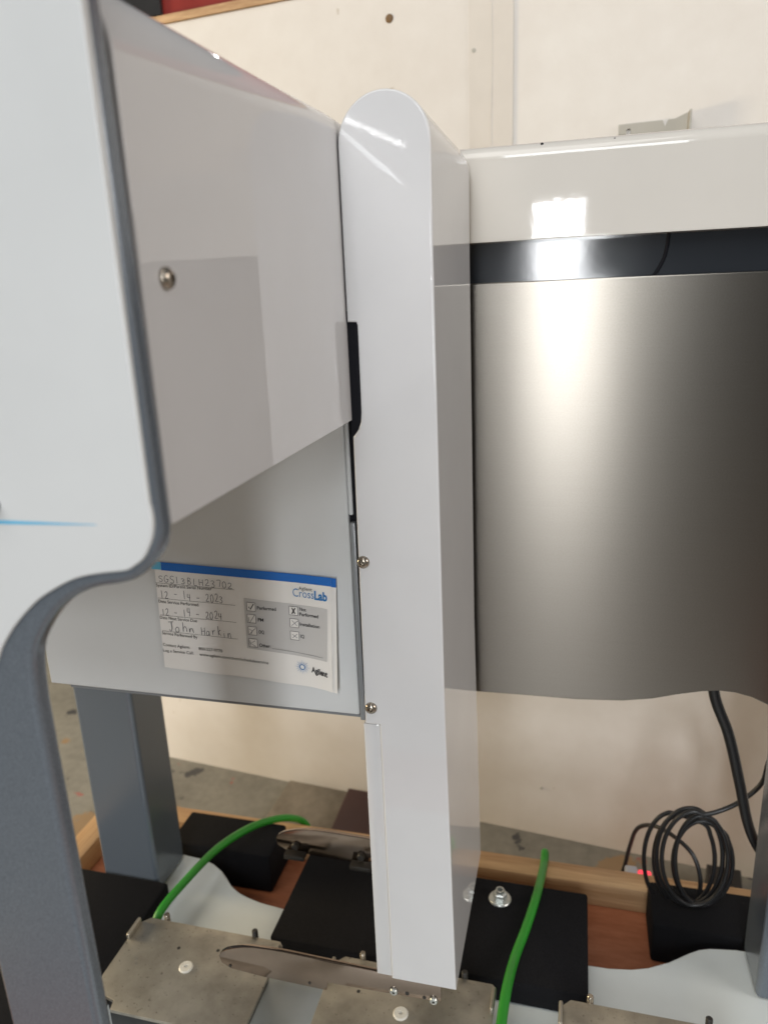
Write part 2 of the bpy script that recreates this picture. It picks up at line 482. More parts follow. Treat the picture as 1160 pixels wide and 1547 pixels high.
# base plate with scalloped rear edge
BZ = 0.175
def mirror_x(pts, c): return [(2 * c - x, y) for x, y in reversed(pts)]
rear_left = [(-0.600, 0.45), (-0.600, 0.762), (-0.520, 0.765), (-0.485, 0.762), (-0.466, 0.756), (-0.450, 0.747), (-0.438, 0.737), (-0.425, 0.725), (-0.411, 0.7165), (-0.395, 0.711), (-0.375, 0.7065), (-0.341, 0.703)]
rear_right = [(0.025, 0.699), (0.055, 0.700), (0.080, 0.704), (0.098, 0.710), (0.122, 0.723), (0.145, 0.740), (0.157, 0.7475), (0.170, 0.752), (0.197, 0.756), (0.300, 0.760), (0.300, 0.45)]
outline = [(-0.485, 0.12), (-0.485, 0.63)] + [(-0.500, 0.675), (-0.560, 0.684), (-0.600, 0.69)] + rear_left[1:] + rear_right + [(0.30, 0.12)]
b = bmesh.new(); prism(b, outline, PLY + 0.03, BZ, 'Z', 0.0025, 3)
base = link('base_plate', b, M['base_white'], mach, weighted=True)
for (x, y) in ((-0.44, 0.2), (0.25, 0.2), (-0.44, 0.6), (0.25, 0.6)):
    b = bmesh.new(); lathe(b, [(0.0, 0.0), (0.018, 0.0), (0.02, 0.03), (0.0, 0.03)], (x, y, PLY + 0.0003), (0, 0, 1)); link('foot', b, M['black_plastic'], base)

# rear legs
for (x0, x1) in ((-0.594, -0.512), (0.206, 0.290)):
    b = bmesh.new(); box(b, x0, x1, 0.692, 0.760, BZ + 0.0005, 0.62, 0.006, 3)
    link('rear_leg', b, M['grey'], mach, weighted=True)

# stainless back panel
pb = [(-0.0964, 0.5007), (-0.0396, 0.5018), (0.0086, 0.5022), (0.0551, 0.5056), (0.084, 0.511), (0.1059, 0.5179), (0.1305, 0.5242), (0.1457, 0.5265), (0.161, 0.5259), (0.1765, 0.5223), (0.1921, 0.5151), (0.2083, 0.5021), (0.2189, 0.4854)]
pan = [(-0.40, 0.927), (-0.40, 0.52), (-0.25, 0.5)] + pb + [(0.212, 0.44), (0.34, 0.44), (0.34, 0.927)]
b = bmesh.new(); prism(b, pan, 0.720, 0.728, 'Y', 0.0012, 2)
link('back_panel', b, M['stainless'], mach, weighted=True)
# dark glossy strip above it and white top beam
b = bmesh.new(); box(b, -0.150, 0.34, 0.736, 0.76, 0.90, 0.975); strip = link('dark_window_strip', b, M['black_gloss'], mach, False)
sp = [(x, 0.7355, z) for x, z in [(0.0728, 0.9634), (0.0723, 0.9535), (0.0703, 0.9425), (0.0659, 0.9327), (0.0618, 0.9261)]]
b = bmesh.new(); sweep(b, spline(sp, 6), 0.0016, 8); link('strip_arc', b, M['gap_black'], strip)  # thin dark arc across the glossy strip
# beam: a rounded section drawn out along X
def arc(cx, cy, r, a0, a1, n): return [(cx + r * math.cos(math.radians(a0 + (a1 - a0) * k / n)), cy + r * math.sin(math.radians(a0 + (a1 - a0) * k / n))) for k in range(n + 1)]
sec = [(0.712, 0.9635), (0.7125, 0.962), (0.735, 0.962)] + [(0.80, 0.962)] + arc(0.784, 1.026, 0.016, 0, 90, 5) + arc(0.724, 1.030, 0.012, 90, 180, 8)
b = bmesh.new(); prism(b, sec, -0.150, 0.42, 'X')
beam = link('top_beam', b, M['beam_white'], mach, weighted=True)
for (px_x, px_z, r0) in [(-0.0369, 1.0395, 0.0013), (0.0231, 1.0385, 0.001)]:
    b = bmesh.new(); lathe(b, [(0.0, 0.0008), (r0, 0.0006), (r0, -0.003)], (px_x, 0.7165, px_z), (0, -0.7, 0.7), 7); link('paint_chip', b, M['gap_black'], beam)

# ---- tall post
PT = 0.92 + 0.128
def post_outline(dx=0.0, notch=True):
    L0, R0 = -0.1603, -0.0975
    r = (R0 - L0) / 2; cx = (R0 + L0) / 2; cz = PT - r
    o = [(cx + r * math.cos(math.radians(a)), cz + r * math.sin(math.radians(a))) for a in range(180, -1, -8)]
    o[-1] = (R0, cz)
    o += [(R0, 0.95), (-0.0955, 0.60), (-0.0900, 0.309)]          # right edge, slightly flared to the foot
    o += [(-0.1503, 0.3085), (-0.1503, 0.5775), (-0.1628, 0.5775), (-0.1605, 0.820)]
    if notch:
        o += [(-0.1590, 0.8215), (-0.1560, 0.8255), (-0.1540, 0.831), (-0.1533, 0.838), (-0.1530, 0.900), (-0.1538, 0.9022), (-0.1603, 0.9025)]
    return o
b = bmesh.new(); prism(b, post_outline(), 0.520, 0.5255, 'Y', 0.0016, 4, both=False)
post = link('post_front_cover', b, M['white'], mach, weighted=True)
def shell_outline():
    o = post_outline(notch=False)
    return [(min(max(x, -0.1575), x) if x < -0.15 else x, z) for x, z in o]
b = bmesh.new(); prism(b, shell_outline(), 0.700, 0.5257, 'Y', 0.003, 3, both=False)
shell = link('post_shell', b, M['white'], mach, weighted=True)
b = bmesh.new(); box(b, -0.1622, -0.1515, 0.5228, 0.5256, 0.752, 0.910); link('slot_shade', b, M['gap_black'], mach, False)  # black sheet standing for the dark inside the slot
b = bmesh.new(); box(b, -0.1690, -0.1595, 0.5295, 0.596, 0.5775, 0.902); link('gap_shade', b, M['gap_black'], mach, False)  # black filler painted as the shade between head and post
b = bmesh.new(); box(b, -0.1675, -0.1634, 0.5225, 0.5290, 0.5790, 0.752, 0.0004); link('guide_rail', b, M['rail_grey'], mach)
b = bmesh.new(); box(b, -0.1652, -0.1507, 0.5226, 0.56, 0.3085, 0.5760, 0.001, 2); link('post_flange', b, M['white'], mach)

def pan_screw(centre, axis, r, parent, material='screw'):
    b = bmesh.new()
    lathe(b, [(r, -0.0005), (r, r * 0.22), (r * 0.94, r * 0.42), (r * 0.78, r * 0.62), (r * 0.55, r * 0.74), (r * 0.42, r * 0.77), (r * 0.40, r * 0.30), (0.0, r * 0.26)], centre, axis, 24)
    s = link('screw', b, M[material], parent)
    b = bmesh.new(); lathe(b, [(0.0, r * 0.34), (r * 0.39, r * 0.33)], centre, axis, 6)
    link('socket', b, M['socket'], s) if parent.type == 'EMPTY' else b.free()
    return s
for p in ((-0.1572, 0.52, 0.7214), (-0.1568, 0.52, 0.5934)):
    pan_screw(p, (0, -1, 0), 0.0050, post)

# ---- panel that carries the label
b = bmesh.new(); box(b, -0.472, -0.1690, 0.5255, 0.590, 0.5815, 0.98, 0.0016, 3); lp = link('label_panel', b, M['white_satin'], mach, weighted=True)
b = bmesh.new(); box(b, -0.452, -0.1685, 0.5275, 0.600, 0.5785, 0.5812); link('bottom_lip', b, M['rail_grey'], mach, False)
b = bmesh.new(); box(b, -0.1690, -0.1655, 0.5262, 0.5290, 0.757, 0.842, 0.0012, 3); link('edge_fold', b, M['white_satin'], mach, weighted=True)

# ---- head cover: rounded section drawn out along Y
HX, HT, HB = -0.1613, 0.92 + 0.119, 0.92 - 0.0878
r = 0.034
def head_section(y, rr, inset=0.0):
    hx, ht, hb = HX - inset, HT - inset, HB + inset
    pts = [(hx, hb)] + [(hx - rr + rr * math.cos(math.radians(a)), ht - rr + rr * math.sin(math.radians(a))) for a in range(0, 91, 5)] + [(-0.55, ht), (-0.55, hb)]
    return [(x, y, z) for x, z in pts]
b = bmesh.new(); rings = []
NS = 16
secs = [head_section(0.2625, r, 0.0012), head_section(0.2631, r, 0.0003)]
for k in range(NS + 1):
    t = k / NS
    secs.append(head_section(0.2639 + (0.5975 - 0.2639) * t, r + (0.014 - r) * min(1, t * 1.3) ** 1.3))
secs += [head_section(0.5985, 0.014, 0.0004), head_section(0.5990, 0.014, 0.0014)]
for sct in secs: rings.append([b.verts.new(p) for p in sct])
for a_, c_ in zip(rings, rings[1:]):
    for k in range(len(a_)):
        l = (k + 1) % len(a_); b.faces.new((a_[k], a_[l], c_[l], c_[k]))
b.faces.new(rings[0]); b.faces.new(list(reversed(rings[-1])))
head = link('head_cover', b, M['white'], mach, weighted=True)
sc_ = (-0.1613, 0.28, 0.9298)
pan_screw((HX, sc_[1], sc_[2]), (1, 0, 0), 0.0046, head)
b = bmesh.new(); box(b, -0.54, HX - 0.004, 0.2590, 0.2624, HB + 0.004, HT - 0.004); link('shadow_gap', b, M['gap_black'], mach, False)

# ---- front frame: grey plate with the S shaped edge and the leg
edge = [(-0.1586, 0.833), (-0.1593, 0.8294), (-0.1609, 0.8248), (-0.1643, 0.8201), (-0.1685, 0.8157), (-0.1734, 0.8122), (-0.1787, 0.8101), (-0.1846, 0.8088), (-0.1916, 0.8075), (-0.1985, 0.8051), (-0.2061, 0.8011), (-0.2132, 0.7956), (-0.2196, 0.7891), (-0.225, 0.782), (-0.2286, 0.7758), (-0.2307, 0.7688), (-0.232, 0.7601)]
LR = -0.2330
edge = [(v.x, v.y) for v in spline([(x, z, 0) for x, z in edge if x > LR + 0.0008] + [(LR, 0.745, 0)], 3)]
frame_out = [(-0.55, HT + 0.022)] + [(HX + 0.0008 - r + r * math.cos(math.radians(a)), HT + 0.024 - r + r * math.sin(math.radians(a)) - 0.002) for a in range(90, -1, -6)] + edge + [(LR, 0.70), (LR, BZ + 0.0006), (-0.291, BZ + 0.0006), (-0.291, 0.70), (-0.55, 0.70)]
b = bmesh.new(); prism(b, frame_out, 0.2482, 0.2592, 'Y', 0.0036, 5)
link('front_frame', b, M['grey'], mach, weighted=True)
wedge = [(-0.1607, 0.8456), (-0.1602, 0.8389), (-0.1612, 0.8323), (-0.1638, 0.8266), (-0.1671, 0.8219), (-0.1712, 0.8189), (-0.1755, 0.8166), (-0.1837, 0.8153), (-0.1885, 0.8145), (-0.196, 0.8129), (-0.2032, 0.8104), (-0.2107, 0.8066), (-0.2192, 0.8016), (-0.2268, 0.7955), (-0.2353, 0.7873), (-0.2418, 0.7795), (-0.2454, 0.7743), (-0.2502, 0.7653)]
wx = wedge[0][0]
wr = r - 0.002
topw = [(wx - wr + wr * math.cos(math.radians(a)), HT + 0.018 - wr + wr * math.sin(math.radians(a))) for a in range(90, -1, -6)]
wedge = [(v.x, v.y) for v in spline([(x, z, 0) for x, z in wedge], 3)]
b = bmesh.new(); prism(b, [(-0.55, HT + 0.018)] + topw + wedge + [(-0.30, 0.735), (-0.55, 0.735)], 0.2466, 0.2520, 'Y', 0.0009, 3, both=False)
fp = link('front_panel', b, M['white_satin'], mach, weighted=True)
# thin blue stripe and round knob at the picture's left edge
s0 = (-0.2419, 0.2464, 0.8353); s1 = (-0.1855, 0.2464, 0.836)
b = bmesh.new()
n = 24
vt = []; 
for k in range(n + 1):
    t = k / n; x = s0[0] + (s1[0] - s0[0]) * t; z = s0[2] + (s1[2] - s0[2]) * t
    h = 0.0009 * (1 - t) + 0.00012
    vt.append((b.verts.new((x, 0.24645, z - h)), b.verts.new((x, 0.24645, z + h))))
for a, c in zip(vt, vt[1:]): b.faces.new((a[0], c[0], c[1], a[1]))
link('blue_stripe', b, M['pale_blue'], fp)
k0 = (-0.2332, 0.2464, 0.8428)
b = bmesh.new(); lathe(b, [(0.0032, 0.0), (0.0032, 0.003), (0.0026, 0.0042), (0.0, 0.0045)], (k0[0], 0.2465, k0[2]), (0, -1, 0)); link('knob', b, M['rail_grey'], fp)

# ---- steel deck pads
PZ_ = 0.23
def pad(x0, x1, y0, y1, cut_left):
    w = x1 - x0
    root = None
    c = 0.011
    out = [(x0 + c, y1), (x0, y1 - c), (x0, y0 + 0.030), (x0 + 0.012, y0 + 0.014), (x0 + 0.030, y0 + 0.010), (x0 + 0.032, y0), (x1 - c, y0), (x1, y0 + c), (x1, y1 - c * 0.4), (x1 - c * 0.4, y1)]
    b = bmesh.new(); prism(b, out, PZ_ - 0.0045, PZ_, 'Z', 0.0008, 2)
    pd = link('deck_pad', b, M['pad'], mach)
    b = bmesh.new(); box(b, x0 + 0.02, x1 - 0.02, y0 + 0.012, y1 - 0.006, BZ + 0.0004, PZ_ - 0.005, 0.002); link('pedestal', b, M['black_plastic'], pd)
    cx, cy = x0 + 0.085, y1 - 0.053
    b = bmesh.new(); lathe(b, [(0.0075, -0.001), (0.0078, 0.0008), (0.0066, 0.0018), (0.0022, 0.0018), (0.0018, 0.0004), (0.0, 0.0003)], (cx, cy, PZ_), (0, 0, 1), 20); link('screw', b, M['nylon'], pd)
    for fx in (0.030, 0.141):
        b = bmesh.new(); lathe(b, [(0.0034, -0.006), (0.0034, 0.0052), (0.0026, 0.0062), (0.0, 0.0062)], (x0 + fx, y1 + 0.0030, PZ_), (0, 0, 1), 14); link('locating_pin', b, M['socket'] if fx > 0.1 else M['screw'], pd)
    # bent up corner clips
    for cxx, sgn in ((x1 - 0.004, 1), (x0 - 0.0006, -1)):
        b = bmesh.new(); box(b, cxx, cxx + 0.0042, y1 - 0.034, y1 - 0.008, PZ_ - 0.004, PZ_ + 0.007, 0.0018, 3); link('corner_clip', b, M['pad'], pd)
    for k in range(7):
        b = bmesh.new(); hx, hy = x0 + random.uniform(0.02, w - 0.02), y1 - random.uniform(0.02, 0.10)
        lathe(b, [(0.0, 0.0002), (0.0019, 0.0002), (0.0021, -0.0006)], (hx, hy, PZ_), (0, 0, 1), 12); link('small_hole', b, M['socket'] if k < 2 else M['pad'], pd)
    return pd
pad(-0.4755, -0.2985, 0.491, 0.606, True)
pad(-0.2365, -0.0615, 0.491, 0.603, True)
pad(0.0015, 0.1775, 0.491, 0.602, True)

# ---- steel gripper arms under the post
def arm(y0, y1, flip, dz):
    top = [(-0.332, -0.636), (-0.329, -0.6305), (-0.3235, -0.6265), (-0.316, -0.6230), (-0.306, -0.6195), (-0.295, -0.6172), (-0.280, -0.6158), (-0.262, -0.6152), (-0.105, -0.6190)]
    bot = [(-0.1055, -0.6395), (-0.2170, -0.6430), (-0.2190, -0.6530), (-0.285, -0.6520), (-0.320, -0.6495), (-0.330, -0.6440)]
    o = [(x, 0.92 + z + dz) for x, z in top + bot]
    b = bmesh.new(); prism(b, o, y0, y1, 'Y', 0.0006, 2)
    return link('gripper_arm', b, M['arm'], mach)
fa = arm(0.5262, 0.5305, False, 0.0035)
for p in ((-0.1506, 0.5262, 0.2869), (-0.1124, 0.5262, 0.2851)):
    b = bmesh.new(); rr_ = 0.0040
    lathe(b, [(rr_, 0.0), (rr_, 0.0012), (rr_ * 0.8, 0.0024), (rr_ * 0.36, 0.0026), (rr_ * 0.33, 0.0010), (0.0, 0.0009)], (p[0], 0.5264, p[2]), (0, -1, 0), 20); link('bolt', b, M['zinc'], fa)
    b = bmesh.new(); lathe(b, [(0.0, 0.0028), (rr_ * 0.30, 0.0028)], (p[0], 0.5264, p[2]), (0, -1, 0), 6); link('socket', b, M['socket'], fa)
for p, q in (((-0.1377, 0.5262, 0.2868), 0.0020), ((-0.1212, 0.5262, 0.2861), 0.0018), ((-0.3207, 0.5262, 0.2774), 0.0015), ((-0.2359, 0.5262, 0.2758), 0.0015)):
    b = bmesh.new(); lathe(b, [(0.0, 0.0004), (q, 0.0003), (q, -0.001)], (p[0], 0.5262, p[2]), (0, -1, 0), 14); link('arm_hole', b, M['socket'], fa)
ra = arm(0.6790, 0.6835, True, 0.0185)
for p in ((-0.3068, 0.679, 0.2976), (-0.2258, 0.679, 0.2968)):
    b = bmesh.new(); lathe(b, [(0.0046, -0.001), (0.0046, 0.003), (0.0038, 0.0042), (0.0, 0.0042)], (p[0], 0.679, p[2]), (0, -1, 0), 18); link('bolt', b, M['socket'], ra)
    b = bmesh.new(); box(b, p[0] - 0.012, p[0] + 0.013, 0.668, 0.679, p[2] - 0.0125, p[2] - 0.0065, 0.001); link('clamp_jaw', b, M['socket'], ra)

# ------------------------------------------------------------------ service label
lab = empty('service_label', (-0.3441, 0.5235, 0.7105), 'paper service label with blue top band and handwriting, stuck on the white panel', 'label')
ANG = -0.032
def paper_pt(u, v, lift=0.0):
    """label sheet: u to the right, v up (negative is down), in metres; the right side bows off the panel"""
    W = 0.160
    t = max(0.0, (u - 0.105) / (W - 0.105))
    bow = 0.0052 * t * t * (0.35 + min(1.0, max(0.0, -v / 0.10)) * 0.9) + 0.0003 * math.sin(u * 80) * min(1, max(0, -v / 0.05))
    c, s = math.cos(ANG), math.sin(ANG)
    return Vector((-0.3441 + u * c - v * s, 0.5250 - bow - lift, 0.7105 + u * s + v * c))
def paper_sheet(name, u0, u1, v0, v1, lift, m, parent, thick=0.0002, wav=0.0, nu=28, nv=14):
    b = bmesh.new()
    g = []
    for i in range(nu + 1):
        row = []
        for j in range(nv + 1):
            u = u0 + (u1 - u0) * i / nu; v = v0 + (v1 - v0) * j / nv
            if j == nv: v += wav * math.sin(i * 0.55) - wav * 1.2 * (i / nu) ** 2
            row.append(b.verts.new(paper_pt(u, v, lift)))
        g.append(row)
    for i in range(nu):
        for j in range(nv):
            b.faces.new((g[i][j], g[i + 1][j], g[i + 1][j + 1], g[i][j + 1]))
    o = link(name, b, m, parent)
    return o
LW = 0.1585
paper_sheet('under_sheet', 0.004, LW + 0.0042, -0.001, -0.1005, 0.00015, M['paper'], lab)
paper_sheet('under_band', 0.0065, LW + 0.0042, -0.0002, -0.0078, 0.0003, M['blue'], lab, 0)
sheet = paper_sheet('top_sheet', 0.0, LW, -0.0002, -0.1000, 0.0007, M['paper'], lab, 0.0002, 0.0006)
paper_sheet('blue_band', 0.0065, LW, 0.0002, -0.0072, 0.0009, M['blue'], lab, 0, 0.0)
paper_sheet('blue_band_end', -0.003, 0.0064, 0.0002, -0.0068, 0.0009, M['pale_blue'], lab, 0, 0.0, 4, 3)
gq = [(0.081, -0.0254), (0.1548, -0.0271), (0.1535, -0.0738), (0.0811, -0.0716)]
b = bmesh.new(); g = []
for i in range(17):
    row = []
    for j in range(9):
        s_, t_ = i / 16, j / 8
        top = Vector(gq[0]).lerp(Vector(gq[1]), s_); bot = Vector(gq[3]).lerp(Vector(gq[2]), s_); q = top.lerp(bot, t_)
        row.append(b.verts.new(paper_pt(q.x, q.y, 0.00095)))
    g.append(row)
for i in range(16):
    for j in range(8): b.faces.new((g[i][j], g[i + 1][j], g[i + 1][j + 1], g[i][j + 1]))
link('grey_field', b, M['paper_grey'], lab)

def printed(name, txt, u, v, width, slope, cap, m, weight=0.0, lift=0.0012):
    cu = bpy.data.curves.new('tmp', 'FONT'); cu.body = txt; cu.size = 1.0; cu.resolution_u = 3; cu.offset = weight
    ob = bpy.data.objects.new('tmp', cu); COL.objects.link(ob)
    dg = bpy.context.evaluated_depsgraph_get()
    me = bpy.data.meshes.new_from_object(ob.evaluated_get(dg))
    bpy.data.objects.remove(ob); bpy.data.curves.remove(cu)
    xs = [w.co.x for w in me.vertices]
    x0, x1 = min(xs), max(xs)
    sx = width / (x1 - x0); sy = cap / 0.70
    for w in me.vertices:
        uu = (w.co.x - x0) * sx
        w.co = paper_pt(u + uu, v + uu * slope + w.co.y * sy, lift)
    me.name = name; me.materials.clear(); me.materials.append(m)
    o = bpy.data.objects.new(name, me); COL.objects.link(o)
    o.parent = lab; o.matrix_parent_inverse = Matrix.Translation(-Vector(lab.location))
    return o
for args, wgt in ((('System ID/Parent Serial Number', 0.0002, -0.0226, 0.0522, 0.0268, 0.00278), 0.004),
                  (('Date Service Performed', 0.0008, -0.0374, 0.0379, 0.0053, 0.00278), 0.004),
                  (('Date Next Service Due', 0.0007, -0.0526, 0.0354, 0.0085, 0.00278), 0.004),
                  (('Service Performed By', 0.0011, -0.0674, 0.034, -0.0147, 0.00278), 0.004),
                  (('Contact Agilent:', 0.0008, -0.0787, 0.0261, 0.0077, 0.00278), 0.004),
                  (('800-227-9770', 0.0354, -0.0786, 0.0221, 0.0, 0.00278), 0.004),
                  (('Log a Service Call:', 0.0004, -0.0843, 0.0298, 0.0201, 0.00278), 0.004),
                  (('www.agilent.com/chem/scheduleservice', 0.0356, -0.0841, 0.0644, -0.0047, 0.00278), 0.004),
                  (('Performed', 0.0926, -0.0344, 0.0169, 0.0178, 0.00299), 0.02), (('PM', 0.0928, -0.0452, 0.005, 0.02, 0.00299), 0.02),
                  (('OQ', 0.0929, -0.0563, 0.0048, 0.0208, 0.00299), 0.02), (('Other:', 0.0926, -0.0686, 0.0102, -0.0098, 0.00299), 0.02),
                  (('Not', 0.1304, -0.0315, 0.0057, -0.0526, 0.00299), 0.02), (('Performed', 0.1301, -0.0361, 0.0168, 0.0, 0.00299), 0.02),
                  (('Installation', 0.1301, -0.0449, 0.0177, -0.0056, 0.00299), 0.02), (('IQ', 0.1301, -0.0559, 0.0036, 0.0, 0.00299), 0.02)):
    printed('printed_text', *args, M['ink'], wgt)
printed('logo_text', *('Agilent', 0.1304, -0.0132, 0.0117, -0.0085, 0.00321), M['ink'], 0.0)
printed('logo_text', *('Cross', 0.125, -0.0193, 0.0184, -0.0217, 0.00727), M['logo_blue'], -0.005)
printed('logo_text', *('Lab', 0.1438, -0.0199, 0.0113, -0.0177, 0.00727), M['logo_blue'], 0.035)
printed('logo_text', *('Agilent', 0.1391, -0.0858, 0.0148, -0.1284, 0.00513), M['ink'], 0.035)

def strokes(name, lines, m, w, lift=0.0013):
    b = bmesh.new()
    for ln in lines:
        ln = [Vector(p) for p in ln]
        pv = None
        for i, p in enumerate(ln):
            t = (ln[min(i + 1, len(ln) - 1)] - ln[max(i - 1, 0)])
            if t.length < 1e-9: t = Vector((1, 0))
            nrm = Vector((-t.y, t.x)).normalized() * w
            a = b.verts.new(paper_pt(p.x + nrm.x, p.y + nrm.y, lift)); c = b.verts.new(paper_pt(p.x - nrm.x, p.y - nrm.y, lift))
            if pv: b.faces.new((pv[0], a, c, pv[1]))
            pv = (a, c)
    return link(name, b, m, lab, False)
def seg(a, c, n=12): return [(a[0] + (c[0] - a[0]) * k / n, a[1] + (c[1] - a[1]) * k / n) for k in range(n + 1)]
for a, c in ([(-0.0001, -0.019), (0.0731, -0.0188)], [(0.0006, -0.0331), (0.0728, -0.0329)], [(0.0011, -0.0489), (0.0727, -0.0486)], [(0.0014, -0.0639), (0.0731, -0.0641)], [(0.104, -0.069), (0.15, -0.0708)]):
    strokes('ruled_line', [seg(a, c)], M['ink'], 0.00013)
# tick boxes
h = 0.0038
for c in [(0.0873, -0.0326), (0.0871, -0.0434), (0.0873, -0.0546), (0.0872, -0.0658), (0.1249, -0.0323), (0.1252, -0.0433), (0.1251, -0.0547)]:
    q = [(c[0] - h, c[1] - h), (c[0] + h, c[1] - h), (c[0] + h, c[1] + h), (c[0] - h, c[1] + h)]
    b = bmesh.new(); b.faces.new([b.verts.new(paper_pt(x, y, 0.0011)) for x, y in q]); link('tick_box', b, M['paper'], lab, False)
    strokes('tick_box_edge', [seg(q[0], q[1], 2), seg(q[1], q[2], 2), seg(q[2], q[3], 2), seg(q[3], q[0], 2)], M['ink'], 0.00018)
strokes('tick', [[(0.085, -0.0329), (0.0865, -0.0351), (0.0897, -0.0297)]], M['ink'], 0.00045)
strokes('cross', [[(0.1236, -0.0298), (0.1262, -0.0348)], [(0.1266, -0.0297), (0.1234, -0.0352)]], M['ink'], 0.0005)
strokes('pen_tick', [[(0.0848, -0.0425), (0.0843, -0.0463), (0.0857, -0.0466), (0.0901, -0.0396)]], M['pen'], 0.0002)
strokes('pen_tick', [[(0.0844, -0.0532), (0.0873, -0.0546), (0.0858, -0.0579)], [(0.0904, -0.0517), (0.0873, -0.0546), (0.0843, -0.0581)]], M['pen'], 0.0002)
strokes('pen_tick', [[(0.0844, -0.0638), (0.0845, -0.0685)], [(0.089, -0.0637), (0.0849, -0.0663), (0.0893, -0.069)]], M['pen'], 0.0002)
strokes('pen_tick', [[(0.1231, -0.0411), (0.1256, -0.0433), (0.1275, -0.0455)], [(0.1288, -0.0407), (0.1256, -0.0433), (0.1227, -0.0459)]], M['pen'], 0.0002)
strokes('pen_tick', [[(0.123, -0.0536), (0.1276, -0.0567)], [(0.1274, -0.0529), (0.1232, -0.0569)]], M['pen'], 0.0002)
# spark emblem: ring of dots with rays
ec = (0.1307, -0.0828)
b = bmesh.new()
for k in range(16):
    a = 2 * PI * k / 16
    for rad, s_ in ((0.0023, 0.00052), (0.0036, 0.00036), (0.0046, 0.00030), (0.0056, 0.00020 if k % 2 else 0.00028), (0.0066, 0.0 if k % 2 else 0.00014)):
        if s_ == 0: continue
        cx_, cy_ = ec[0] + rad * math.cos(a), ec[1] + rad * math.sin(a)
        b.faces.new([b.verts.new(paper_pt(cx_ + s_ * math.cos(2 * PI * j / 6), cy_ + s_ * math.sin(2 * PI * j / 6), 0.0012)) for j in range(6)])
link('spark_emblem', b, M['logo_blue'], lab, False)

# handwriting: single stroke letters, unit box, loosely drawn
G = {'S': [[(.9, .9), (.5, 1), (.15, .85), (.2, .6), (.7, .45), (.85, .2), (.5, 0), (.1, .1)]],
     'G': [[(.9, .85), (.5, 1), (.1, .6), (.15, .15), (.5, 0), (.85, .2), (.85, .45), (.5, .45), (1.05, .42)]],
     '1': [[(.4, 1), (.45, 0)]], '3': [[(.1, .9), (.5, 1), (.8, .8), (.4, .55), (.8, .35), (.6, .03), (.1, .08)]],
     'B': [[(.15, 1), (.15, 0)], [(.1, .95), (.6, .95), (.7, .7), (.2, .52), (.75, .35), (.65, .05), (.1, 0)]],
     'L': [[(.2, 1), (.15, .05), (.8, .03)]], 'H': [[(.1, 1), (.12, 0)], [(.85, 1), (.85, 0)], [(.1, .5), (.88, .52)]],
     '2': [[(.1, .8), (.4, 1), (.75, .85), (.6, .45), (.08, .03), (.95, .05)]], '7': [[(.05, .9), (.85, .95), (.75, .5), (.6, 0)]],
     '0': [[(.45, 1), (.12, .7), (.15, .2), (.45, 0), (.8, .25), (.8, .75), (.45, 1)]], '4': [[(.2, 1), (.15, .5), (.85, .5)], [(.75, 1), (.7, 0)]],
     '-': [[(.1, .5), (.85, .48)]], ' ': [],
     'J': [[(.0, .95), (.95, 1.02)], [(.55, 1), (.6, .25), (.4, .0), (.1, .15)], [(.6, 1), (.66, .25)]], 'o': [[(.45, .55), (.1, .3), (.3, 0), (.75, .1), (.75, .45), (.45, .55)]],
     'h': [[(.15, 1), (.15, 0), (.2, .35), (.55, .55), (.8, .3), (.8, 0)]], 'n': [[(.1, .5), (.15, 0), (.25, .4), (.6, .5), (.75, .2), (.85, .0)]],
     'a': [[(.75, .45), (.4, .55), (.1, .25), (.35, 0), (.7, .2), (.75, .5), (.85, 0)]], 'r': [[(.15, .5), (.2, 0), (.25, .35), (.7, .55)]],
     'k': [[(.15, .9), (.2, 0)], [(.75, .55), (.22, .28), (.85, 0)]], 'i': [[(.4, .5), (.45, 0)], [(.42, .75), (.44, .72)]]}
def write(txt, a, c, hgt, w=0.00022):
    n = len(txt); lines = []
    for i, ch in enumerate(txt):
        jx, jy, js = random.uniform(-.10, .10), random.uniform(-.12, .10), random.uniform(.82, 1.15)
        for st in G[ch]:
            pts = [Vector((x, y)) for x, y in st]
            if len(pts) > 2: pts = [v.xy for v in spline([(q.x, q.y, 0) for q in pts], 4)]
            ln = []
            for q in pts:
                f = (i + jx + q.x * 0.78) / n
                ln.append((a[0] + (c[0] - a[0]) * f, a[1] + (c[1] - a[1]) * f + (q.y * js + jy) * hgt))
            lines.append(ln)
    strokes('handwriting', lines, M['pen'], w)
write('SGS13BLH23702', (0.0029, -0.0177), (0.0732, -0.018), 0.0058)
write('12 - 14 - 2023', (0.0037, -0.0324), (0.0628, -0.0318), 0.0068)
write('12 - 14 - 2024', (0.0029, -0.0481), (0.0608, -0.0474), 0.0068)
write('John', (0.008, -0.0632), (0.0338, -0.0628), 0.0082, 0.00026)
write('Harkin', (0.0391, -0.0634), (0.0689, -0.0634), 0.0085, 0.00023)

